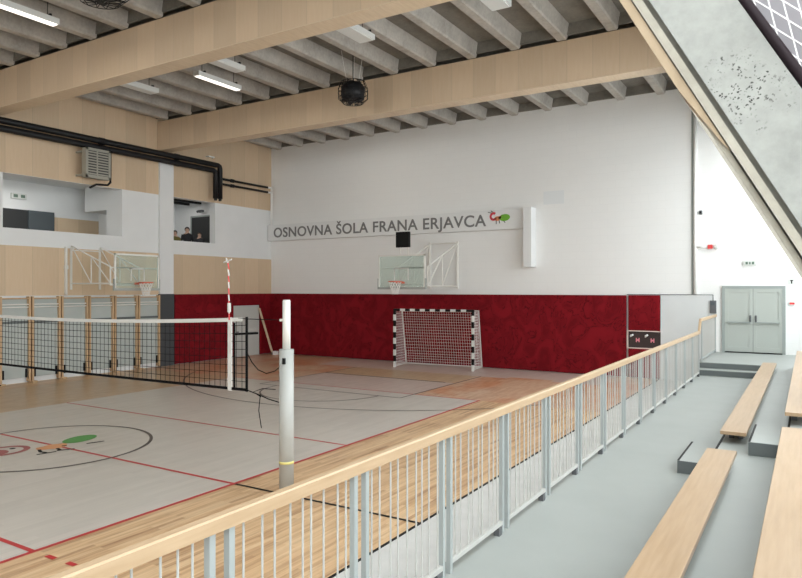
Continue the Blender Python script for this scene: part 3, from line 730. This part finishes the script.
MB().tube([(-5.985, TN, 1.97), (-5.985, TN, 2.62)], .053, 20).tube([(-5.985, TN, 2.62), (-5.985, TN, 2.635)], .048, 20).build('upper_tube', M['steel'], vp)
MB().tube([(-5.985, TN, .44), (-5.985, TN, .475)], .100, 24).build('tape_ring', M['yellow'], vp)
MB().tube([(-6.04, TN, 2.36), (-6.085, TN-.02, 2.36)], .02, 8).build('hook', M['steel'], vp)
MB().box(-5.96, -5.92, TN-.115, TN-.09, 1.78, 1.86).build('latch', M['black'], vp)
for o_ in vp.children:
    if o_.type == 'MESH' and o_.name.startswith(('sleeve', 'upper', 'tape')):
        for p in o_.data.polygons: p.use_smooth = len(p.vertices) == 4

# ------------------------------------------------------------------ left wall fittings
rp = empty('wall_padding', (AL, 19, 0), 'red crash padding on the left wall around the pale door', 'wall padding')
MB().box(AL+.002, AL+.08, 16.42, 19.33, .02, 2.585).build('pad', M['pad'], rp, bevel=.015)
MB().box(AL+.002, AL+.08, 19.33, 20.85, 2.10, 2.585).build('pad', M['pad'], rp, bevel=.015)
MB().box(AL+.002, AL+.08, 20.85, TF-.11, .02, 2.585).build('pad', M['pad'], rp, bevel=.015)
d4 = struct('door_4', MB().box(AL, AL+.05, 19.36, 20.82, .02, 2.08), M['doorw'])
MB().box(AL+.05, AL+.08, 19.50, 19.62, 1.0, 1.05).build('door_handle', M['greybox'], d4)
plk = MB().prism([(AL+.10, 20.70, 1.98), (AL+.14, 20.70, 1.98), (AL+.55, 21.10, .01), (AL+.51, 21.10, .01)], (0, .09, .0)).build('wood_plank', M['trimwood'], loc=(AL+.5, 21.1, 0))
tag(plk, 'narrow wooden plank leaning on the left wall beside the pale door', 'plank')
wb = empty('white_block', (AL+.5, 21.3, 0), 'small white block on the floor in the far left corner', 'block')
MB().box(AL+.62, AL+.80, 21.02, 21.20, .0, .16).build('body', M['white'], wb, bevel=.01); MB().box(AL+.55, AL+.62, 21.04, 21.12, 0, .1).build('foot', M['black'], wb)

# wall bars
names = ['seventh wall-bar bay from the white column, at the left edge', 'sixth wall-bar bay from the white column', 'fifth wall-bar bay from the white column', 'fourth wall-bar bay from the white column', 'third wall-bar bay from the white column', 'second wall-bar bay from the white column', 'wall-bar bay nearest the white column']
def wall_bar():
    y0, y1 = 0, .93
    h = empty('wall_bars', (AL+.02, 0, 0), 'x', 'wall bars', 'wall-bar bays along the left wall')
    for y in (.05, .88): MB().box(AL+.02, AL+.17, y-.028, y+.028, .04, 2.56).build('upright', M['rung'], h)
    for z in (2.50, 2.32, 2.24): MB().tube([(AL+.12, .06, z), (AL+.12, .87, z)], .022, 8).build('rung', M['steel'] if z < 2.4 else M['rung'], h)
    MB().box(AL+.03, AL+.09, .08, .85, .16, 2.20).build('pad_sheet', M['mat'], h)
    MB().box(AL+.03, AL+.06, .08, .85, 2.20, 2.5).build('back_sheet', M['mat'], h)
    MB().box(AL+.06, AL+.12, .07, .86, 1.76, 1.83).build('strap', M['step'], h)
    for y in (.13, .80): MB().box(AL+.09, AL+.14, y-.02, y+.02, .16, .42).build('hook', M['black'], h)
    MB().box(AL+.05, AL+.30, -.02, .12, 0, .05).build('foot', M['rung'], h)
    return h
proto = wall_bar()
for i in range(7):
    o_ = proto if i == 0 else copy_tree(proto)
    o_.location = (AL+.02, 9.27 + .925*i - .03, 0); o_['label'] = names[i]

# unit heater
ac = empty('unit_heater', (AL+.3, 13.1, 6.3), 'grey square unit heater with dark louvres under the black pipes', 'heater')
MB().box(AL+.36, AL+.57, 12.56, 13.42, 6.30, 7.24).build('casing', M['acm'], ac, bevel=.02)
MB().box(AL+.57, AL+.58, 12.66, 13.36, 6.40, 7.16).build('dark_grille', M['acd'], ac)
lv = MB()
for k in range(9): lv.box(AL+.575, AL+.60, 12.60, 13.38, 6.41+.085*k, 6.45+.085*k)
lv.build('louvres', M['acm'], ac)
MB().box(AL+.57, AL+.61, 12.56, 12.63, 6.30, 7.24).box(AL+.57, AL+.61, 13.35, 13.42, 6.30, 7.24).box(AL+.57, AL+.61, 12.56, 13.42, 6.30, 6.38).box(AL+.57, AL+.61, 12.56, 13.42, 7.17, 7.24).box(AL+.57, AL+.61, 12.93, 12.97, 6.38, 7.17).build('front_frame', M['acm'], ac)
MB().tube([(AL+.5, 13.48, 7.2), (AL+.5, 13.48, 6.25), (AL+.5, 13.38, 6.15), (AL+.5, 12.98, 6.12), (AL+.5, 12.75, 5.99)], .035, 8).build('pipe_connection', M['pipe'], ac, smooth=True)
for y_ in (12.58, 13.34):
    for z_ in (6.36, 7.10): MB().box(AL+.02, AL+.36, y_, y_+.04, z_, z_+.06).build('wall_bracket', M['acm'], ac)
# black pipes along the left wall
px_ = AL+.37
ends = {'upper': 7.56, 'lower': 7.36}
for nm, z, te, zend in (('upper', 7.57, 18.33, 6.28), ('lower', 7.345, 18.105, 6.28)):
    p_ = empty('heating_pipe', (px_, 12, z), '%s of the two thick black lagged pipes on the left wall' % nm, 'pipe', 'thick black heating pipes')
    pts = [(px_, TR+.1, z), (px_, te-.12, z), (px_, te-.03, z-.03), (px_, te, z-.12), (px_, te, zend)]
    MB().tube(pts, .098, 12).build('pipe', M['pipe'], p_, smooth=True)
    for tt in (13.25, 16.25): MB().tube([(px_, tt-.10, z), (px_, tt+.10, z)], .11, 12).build('clamp_collar', M['pipe'], p_, smooth=False)
    MB().tube([(px_, te, zend), (px_, te, zend-.08)], .06, 10).build('pipe_end', M['pipe'], p_)
for nm, z in (('upper', 7.10), ('lower', 6.90)):
    p_ = empty('thin_pipe', (px_-.1, 20, z), '%s of the two thinner black pipes running to the far corner' % nm, 'pipe', 'thinner black pipes in the far left corner')
    MB().tube([(px_-.1, 18.40, z), (px_-.1, 21.1, z)], .045, 10).build('pipe', M['pipe'], p_, smooth=True)
    MB().tube([(px_-.1, 21.1, z), (px_-.1, 21.3, z)], .045, 10).build('white_end', M['white'], p_, smooth=True)
    MB().tube([(px_-.1, 19.0, z), (px_-.1, 19.15, z)], .07, 10).build('collar', M['pipe'], p_)
dp = MB().tube([(px_-.1, 21.34, 7.14), (px_-.1, 21.34, 5.5)], .045, 10).build('drop_pipe', M['white'], loc=(px_, 21.34, 5.5), smooth=True)
tag(dp, 'white vertical pipe dropping to the left end of the sign band', 'pipe')
es = empty('exit_sign', (-22.55, 12.3, 5.8), 'pale exit light on the gallery back wall above the dark door', 'exit sign')
MB().box(-22.6, -22.52, 12.0, 12.5, 5.80, 5.98).build('housing', M['exitg'], es)
MB().box(-22.52, -22.515, 12.06, 12.2, 5.84, 5.94).box(-22.52, -22.515, 12.3, 12.44, 5.84, 5.94).build('pictogram', M['exitd'], es)
cs = MB().tube([(AL+.02, 17.95, 7.90), (AL+.18, 17.95, 7.90), (AL+.18, 18.2, 7.90), (AL+.03, 18.25, 7.90)], .03, 8).build('pipe_bracket', M['white'], loc=(AL+.2, 18, 7.45))
tag(cs, 'small white pipe bracket above the pipe elbow on plywood', 'bracket')

# spectators in the gallery
def person(label, pos, face, cloth, h_=1.58, hair_long=False):
    x, y, z = pos
    o_ = empty('person', pos, label, 'person')
    s = h_/1.7
    f = Vector((math.cos(face), math.sin(face), 0)); l = Vector((-f.y, f.x, 0))
    P_ = lambda a, b, c: tuple(Vector(pos) + (f*a + l*b + Vector((0,0,c)))*s)
    V = []; E = []; R = []
    def add(p, r, par=None):
        V.append(p); R.append(r*s); i = len(V)-1
        if par is not None: E.append((par, i))
        return i
    pel = add(P_(0,0,.92), .15)
    ch = add(P_(.01,0,1.18), .14, pel); sh = add(P_(0,0,1.38), .13, ch); nk = add(P_(.01,0,1.49), .055, sh)
    hd = add(P_(.03,0,1.58), .085, nk); tp = add(P_(.02,0,1.67), .075, hd)
    for sg_ in (-1, 1):
        hp = add(P_(0,sg_*.10,.86), .095, pel); kn = add(P_(.02,sg_*.11,.48), .065, hp); an_ = add(P_(0,sg_*.11,.09), .045, kn); add(P_(.15,sg_*.12,.03), .035, an_)
        so = add(P_(0,sg_*.17,1.37), .065, sh); el = add(P_(.08,sg_*.23,1.12), .045, so); wr_ = add(P_(.28,sg_*.14,1.02), .033, el); hn = add(P_(.35,sg_*.12,1.02), .032, wr_)
        for q in range(4): 
            k1 = add(P_(.41,sg_*(.09+.022*q),1.015), .010, hn); add(P_(.445+.004*q,sg_*(.09+.022*q),.995), .009, k1)
        add(P_(.38,sg_*.07,1.02), .011, hn)
    me = bpy.data.meshes.new('body'); me.from_pydata([tuple(Vector(v)-Vector(pos)) for v in V], E, []); 
    tmp = bpy.data.objects.new('body', me); C.objects.link(tmp)
    sk = tmp.modifiers.new('skin', 'SKIN'); sk.use_smooth_shade = True
    for i, sv in enumerate(me.skin_vertices[0].data):
        sv.radius = (R[i], R[i]); sv.use_root = i == 0
    su = tmp.modifiers.new('sub', 'SUBSURF'); su.levels = 1; su.render_levels = 1
    bpy.context.view_layer.update()
    m2 = bpy.data.meshes.new_from_object(tmp.evaluated_get(bpy.context.evaluated_depsgraph_get()))
    bpy.data.objects.remove(tmp)
    m2.materials.clear(); m2.materials.append(cloth); m2.materials.append(M['skin'])
    for p in m2.polygons:
        c_ = p.center/s; fwd = c_.dot(f)
        p.material_index = 1 if (c_.z > 1.45 or (fwd > .27 and .9 < c_.z < 1.2)) else 0; p.use_smooth = True
    b_ = bpy.data.objects.new('body', m2); C.objects.link(b_); b_.parent = o_
    # hair cap, eyes, nose and mouth
    hm = bmesh.new(); bmesh.ops.create_uvsphere(hm, u_segments=16, v_segments=10, radius=1)
    for v in hm.verts:
        d = v.co.copy(); v.co = (f*(d.x*.098-.022) + l*d.y*.098 + Vector((0,0,1.625+d.z*.105)))*s
    dele = [v for v in hm.verts if (v.co.dot(f)/s > .045 and v.co.z/s < 1.665) or v.co.z/s < (1.40 if hair_long else 1.54)]
    bmesh.ops.delete(hm, geom=dele, context='VERTS')
    mh = bpy.data.meshes.new('hair'); hm.to_mesh(mh); hm.free(); mh.materials.append(M['hair'])
    ho = bpy.data.objects.new('hair', mh); C.objects.link(ho); ho.parent = o_
    fm = MB()
    for sg_ in (-1, 1): fm.tube([P_(.105, sg_*.033, 1.60), P_(.116, sg_*.033, 1.60)], .012*s, 6)
    fm.build('eyes', M['black'], o_); MB().tube([P_(.105,0,1.595), P_(.135,0,1.56)], [.01*s, .017*s], 6).build('nose', M['skin'], o_)
    MB().tube([P_(.108,-.025,1.525), P_(.112,.025,1.525)], .006*s, 5).build('mouth', M['alarm'], o_)
    return o_
person('person in dark top standing in the gallery beside the white column', (-20.78, 17.22, 3.5), -.5, M['cloth2'], 1.52)
person('person in black with bowed head in the middle of the gallery opening', (-20.85, 17.86, 3.5), -.7, M['cloth1'], 1.70)
person('person in charcoal jacket at the right end of the gallery opening', (-20.72, 18.36, 3.5), -.6, M['cloth3'], 1.52)

# ------------------------------------------------------------------ ceiling fittings
def lamp(a, t0, t1, lit, label, w=.40, z=8.58):
    h = empty('ceiling_light', (a, (t0+t1)/2, z+.2), label, 'ceiling light', 'linear lamps between the ceiling ribs')
    MB().box(a-w/2, a+w/2, t0, t1, z+.02, z+.14).build('housing', M['lamp_off'], h)
    MB().box(a-w/2+.03, a+w/2-.03, t0+.03, t1-.03, z+.002, z+.02).build('diffuser', M['lamp_on'] if lit else M['lamp_off'], h)
    for tt in (t0+.2, t1-.2):
        MB().box(a-w/2-.02, a+w/2+.02, tt-.02, tt+.02, z+.14, z+.18).build('strap', M['pipe'], h)
        MB().tube([(a, tt, z+.16), (a, tt, ZC)], .008, 5).build('hanger', M['pipe'], h)
    return h
lamp(-8.58, 11.25, 12.5, False, 'unlit white linear lamp left of the caged fan, above the far beam', .42, 8.40)
lamp(-12.62, 11.3, 12.55, False, 'unlit white lamp just right of the lit lamp between the beams', .36, 8.42)
lamp(-16.2, 11.3, 12.7, False, 'unlit white lamp nearest the left wall between the beams', .36, 8.44)
lamp(-5.27, 11.2, 12.45, False, 'unlit white box lamp at the top edge, nearest the concrete column', .42, 8.40)
lamp(-13.84, 12.15, 13.70, True, 'lit linear lamp between the two wooden beams', .22, 8.42)
lamp(-13.77, 6.6, 8.28, True, 'lit linear lamp in front of the near beam, top left', .22, 8.42)
lamp(-13.7, 17.7, 19.2, True, 'lit linear lamp behind the far beam beside the far wall', .28, 8.74)
def caged_fan(label, c, r):
    x, y, z = c
    h = empty('caged_fan', (x, y, z+.5), label, 'ceiling fan')
    MB().tube([(x,y,z-.62*r), (x,y,z-.5*r), (x,y,z+.3*r), (x,y,z+.62*r), (x,y,z+.7*r)], [.45*r, .8*r, .86*r, .6*r, .3*r], 20).build('motor_drum', M['pipe'], h, smooth=True)
    MB().tube([(x,y,z+.6*r), (x,y,9.1)], .012, 8).build('hanger_rod', M['pipe'], h)
    cg = MB()
    for i in range(14):
        a = 2*PI*i/14; ca, sa = math.cos(a), math.sin(a)
        cg.tube([(x+ca*r*q, y+sa*r*q, z+w_*r) for q, w_ in ((.3,.85),(.85,.7),(1.05,.2),(1.05,-.45),(.7,-.8),(.15,-.88))], .008, 4)
    for q, w_ in ((.85,.7),(1.05,.2),(1.06,-.1),(1.05,-.45),(.7,-.8)): cg.ring((x,y,z+w_*r), r*q, .008, 'z', 24, 4)
    cg.build('wire_guard', M['pipe'], h)
    bl = MB()
    for i in range(5):
        a = 2*PI*i/5; ca, sa = math.cos(a), math.sin(a)
        bl.prism([(x+ca*.2*r-sa*.1*r, y+sa*.2*r+ca*.1*r, z-.60*r), (x+ca*.2*r+sa*.1*r, y+sa*.2*r-ca*.1*r, z-.66*r), (x+ca*.8*r+sa*.14*r, y+sa*.8*r-ca*.14*r, z-.66*r), (x+ca*.8*r-sa*.14*r, y+sa*.8*r+ca*.14*r, z-.60*r)], (0,0,.02))
    bl.build('blades', M['pipe'], h)
    for i in range(3):
        a = 2*PI*i/3; MB().tube([(x+.5*r*math.cos(a), y+.5*r*math.sin(a), z+.75*r), (x+.9*r*math.cos(a), y+.9*r*math.sin(a), 9.12)], .006, 4).build('stay_cable', M['steel'], h)
    return h
caged_fan('black fan in a wire guard hanging before the far beam', (-10.42, 14.5, 8.06), .38)
caged_fan('black fan in a wire guard at the top left picture edge', (-10.95, 7.4, 8.40), .50)

# ------------------------------------------------------------------ railing
RA = -2.32; PITCH = 1.12; T0 = 2.176
BP = [(.09,.22,.31,.43,.53,.60,.71,.84,.92), (.07,.16,.29,.38,.50,.62,.70,.80,.93), (.10,.19,.33,.41,.52,.59,.73,.82,.90)]
ordn = ['first','second','third','fourth','fifth','sixth','seventh','eighth','ninth','tenth','eleventh','twelfth','thirteenth','fourteenth','fifteenth','sixteenth']
def panel(pat):
    h = empty('railing_panel', (RA, 0, .63), 'x', 'railing panel', 'baluster panels under the wooden handrail')
    L = PITCH-.12
    for y in (.06, PITCH-.06): MB().box(RA-.018, RA+.018, y-.018, y+.018, .645, 1.668).build('post', M['rail'], h)
    MB().box(RA-.018, RA+.018, .078, PITCH-.078, .70, .735).build('bottom_rail', M['rod'], h)
    for q in pat: MB().tube([(RA, .06+L*q, .735), (RA, .06+L*q, 1.668)], .006, 6).build('baluster', M['rod'], h)
    MB().box(RA-.022, RA+.03, PITCH-.18, PITCH-.12, .63, .70).build('foot', M['greybox'], h)
    for y in (.06, PITCH-.06): MB().box(RA-.018, RA+.018, y-.018, y+.018, .63, .645).build('base_plate', M['rail'], h)
    return h
protos = [panel(b) for b in BP]
for p_ in protos: pass
used = set()
for k in range(-2, 14):
    pi_ = k % 3; o_ = protos[pi_] if pi_ not in used else copy_tree(protos[pi_]); used.add(pi_)
    o_.location = (RA, T0+PITCH*k, .63); o_['label'] = 'grey baluster railing panel, %s from the landing steps' % ordn[13-k]
lp = empty('railing_panel', (RA, 18.3, .93), 'short grey railing panel standing on the raised landing by the door', 'railing panel', 'baluster panels under the wooden handrail')
for y in (18.36, 21.2): MB().box(RA-.018, RA+.018, y-.018, y+.018, .93, 1.968).build('post', M['rail'], lp)
MB().box(RA-.018, RA+.018, 18.37, 21.18, 1.0, 1.035).build('bottom_rail', M['rail'], lp)
for i in range(24):
    y = 18.47 + i*.114; MB().tube([(RA, y, 1.035), (RA, y, 1.968)], .006, 6).build('baluster', M['rod'], lp)
hr = empty('handrail', (RA, 8, 1.70), 'long pale wooden handrail on the grey railing, rising at the steps', 'handrail')
prof = [(-.03, 0), (.03, 0), (.03, .062), (.022, .07), (-.022, .07), (-.03, .062)]
pth = [(-.2+T0-PITCH*2, 1.67), (17.86, 1.67), (18.12, 1.97), (21.35, 1.97)]
hb = MB(); n6 = len(prof)
for (y, z) in pth: hb.v += [(RA+x, y, z+w) for x, w in prof]
for i in range(len(pth)-1):
    for k in range(n6):
        k2 = (k+1) % n6; hb.f.append((i*n6+k, i*n6+k2, (i+1)*n6+k2, (i+1)*n6+k)); hb.m.append(0)
hb.f.append(tuple(range(n6))); hb.m.append(0); hb.f.append(tuple((len(pth)-1)*n6+k for k in range(n6))); hb.m.append(0)
hb.build('rail', M['handrail'], hr)

# ------------------------------------------------------------------ benches and aisle steps
def bench(a0, a1, t0, t1, z, zf, label):
    h = empty('bench', ((a0+a1)/2, (t0+t1)/2, zf), label, 'bench', 'plank benches on the stand')
    MB().box(a0, a1, t0, t1, z-.042, z).build('plank', M['bench'], h, bevel=.004)
    n = max(2, int((t1-t0)/1.8))
    for k in range(n):
        tt = t0+.4 + (t1-t0-.8)*k/(n-1)
        MB().box(a0+.04, a1-.04, tt-.03, tt+.03, z-.055, z-.042).box(a0+.06, a0+.12, tt-.03, tt+.03, zf, z-.05).box(a1-.12, a1-.06, tt-.03, tt+.03, zf, z-.05).build('bracket', M['greybox'], h)
bench(-.93, -.645, -4, 7.78, 1.08, .93, 'near pale wooden plank bench of the lower row, bottom right')
bench(-.91, -.63, 8.80, 17.5, 1.08, .93, 'far pale wooden plank bench of the lower row, ending at the landing steps')
bench(-.235, .06, -4, 7.78, 1.38, 1.23, 'near pale wooden plank bench of the upper row, cut by the right edge')
bench(-.235, .06, 8.72, 17.5, 1.38, 1.23, 'far pale wooden plank bench of the upper row, at the right edge')
def step(a0, a1, t0, t1, z0, z1, label):
    h = empty('aisle_step', ((a0+a1)/2, (t0+t1)/2, z0), label, 'step', 'grey aisle steps between the benches')
    MB().box(a0, a1, t0, t1, z0, z1).build('block', M['plat'], h)
    MB().box(a0, a1, t0-.006, t0, z0+.004, z1-.004).build('front_board', M['step'], h)
    MB().box(a0-.002, a0+.02, t0, t1, z1, z1+.004).build('nosing_strip', M['black'], h)
step(-1.31, -.92, 8.30, 9.40, .63, .78, 'low grey aisle step with black nosing left of the lower bench gap')
step(-.575, -.2, 8.32, 9.42, .93, 1.08, 'grey aisle step with black nosing between lower and upper bench rows')

# ------------------------------------------------------------------ camera, light
cd = bpy.data.cameras.new('camera'); cam = bpy.data.objects.new('camera', cd); C.objects.link(cam)
cam.location = (0, 0, 2.78); cam.rotation_euler = (PI/2, 0, math.atan(408/664))
cd.sensor_width = 36; cd.lens = 36*664/802; cd.clip_end = 200; cd.clip_start = .05
bpy.context.scene.camera = cam
w = bpy.data.worlds.new('overcast_sky'); bpy.context.scene.world = w; w.use_nodes = True
nt = w.node_tree; bg = nt.nodes['Background']; bg.inputs[0].default_value = (.975,.985,1,1); bg.inputs[1].default_value = 6.2
def portal(loc, rot, sx, sy):
    l = bpy.data.lights.new('daylight_portal', 'AREA'); l.shape = 'RECTANGLE'; l.size = sx; l.size_y = sy; l.cycles.is_portal = True
    o_ = bpy.data.objects.new('daylight_portal', l); C.objects.link(o_); o_.location = loc; o_.rotation_euler = rot
zc = (1.9+ZG)/2; th = math.atan2(1, .578)
# facade plane: normal pointing into the hall
nv = Vector((-1, 0, -.578)).normalized()
q = nv.to_track_quat('-Z', 'Y')
for (s0, s1) in bays:
    l = bpy.data.lights.new('daylight_portal', 'AREA'); l.shape = 'RECTANGLE'; l.cycles.is_portal = True
    o_ = bpy.data.objects.new('daylight_portal', l); C.objects.link(o_)
    o_.location = (rake(zc, .3+OFF), (s0+s1)/2, zc); o_.rotation_mode = 'QUATERNION'; o_.rotation_quaternion = q
    ax = q @ Vector((1,0,0))
    along = abs(ax.y) > .5
    l.size, l.size_y = ((s1-s0), (ZG-1.9)*1.155) if along else ((ZG-1.9)*1.155, (s1-s0))
portal((-10.85, TR-.3, 5.7), (PI/2, 0, PI), 15.7, 3.8)
def spot_lamp(a, t, p_):
    l = bpy.data.lights.new('lamp_light', 'AREA'); l.shape = 'RECTANGLE'; l.size = .16; l.size_y = 1.45; l.energy = p_; l.color = (1,.93,.82)
    o_ = bpy.data.objects.new('lamp_light', l); C.objects.link(o_); o_.location = (a, t, 8.73 if t > 17 else 8.41)
for (a, t) in ((-13.84, 12.9), (-13.77, 7.45), (-13.7, 18.45)): spot_lamp(a, t, 28)
for (y_, sy_, e_) in ((10.8, 3.0, 40), (17.4, 1.6, 12)):  # unseen fill lights added to brighten the gallery
    l = bpy.data.lights.new('gallery_fill', 'AREA'); l.shape = 'RECTANGLE'; l.size = .5; l.size_y = sy_; l.energy = e_; l.color = (1,.97,.92)
    o_ = bpy.data.objects.new('gallery_fill', l); C.objects.link(o_); o_.location = (-21.4, y_, 6.2)
sc_ = bpy.context.scene
sc_.view_settings.view_transform = 'Standard'; sc_.view_settings.look = 'None'; sc_.view_settings.gamma = 1; sc_.view_settings.exposure = 0.0
sc_.view_settings.use_curve_mapping = False
sc_.cycles.use_denoising = True; sc_.cycles.max_bounces = 10; sc_.cycles.diffuse_bounces = 6; sc_.cycles.transparent_max_bounces = 16
sc_.cycles.sample_clamp_indirect = 6
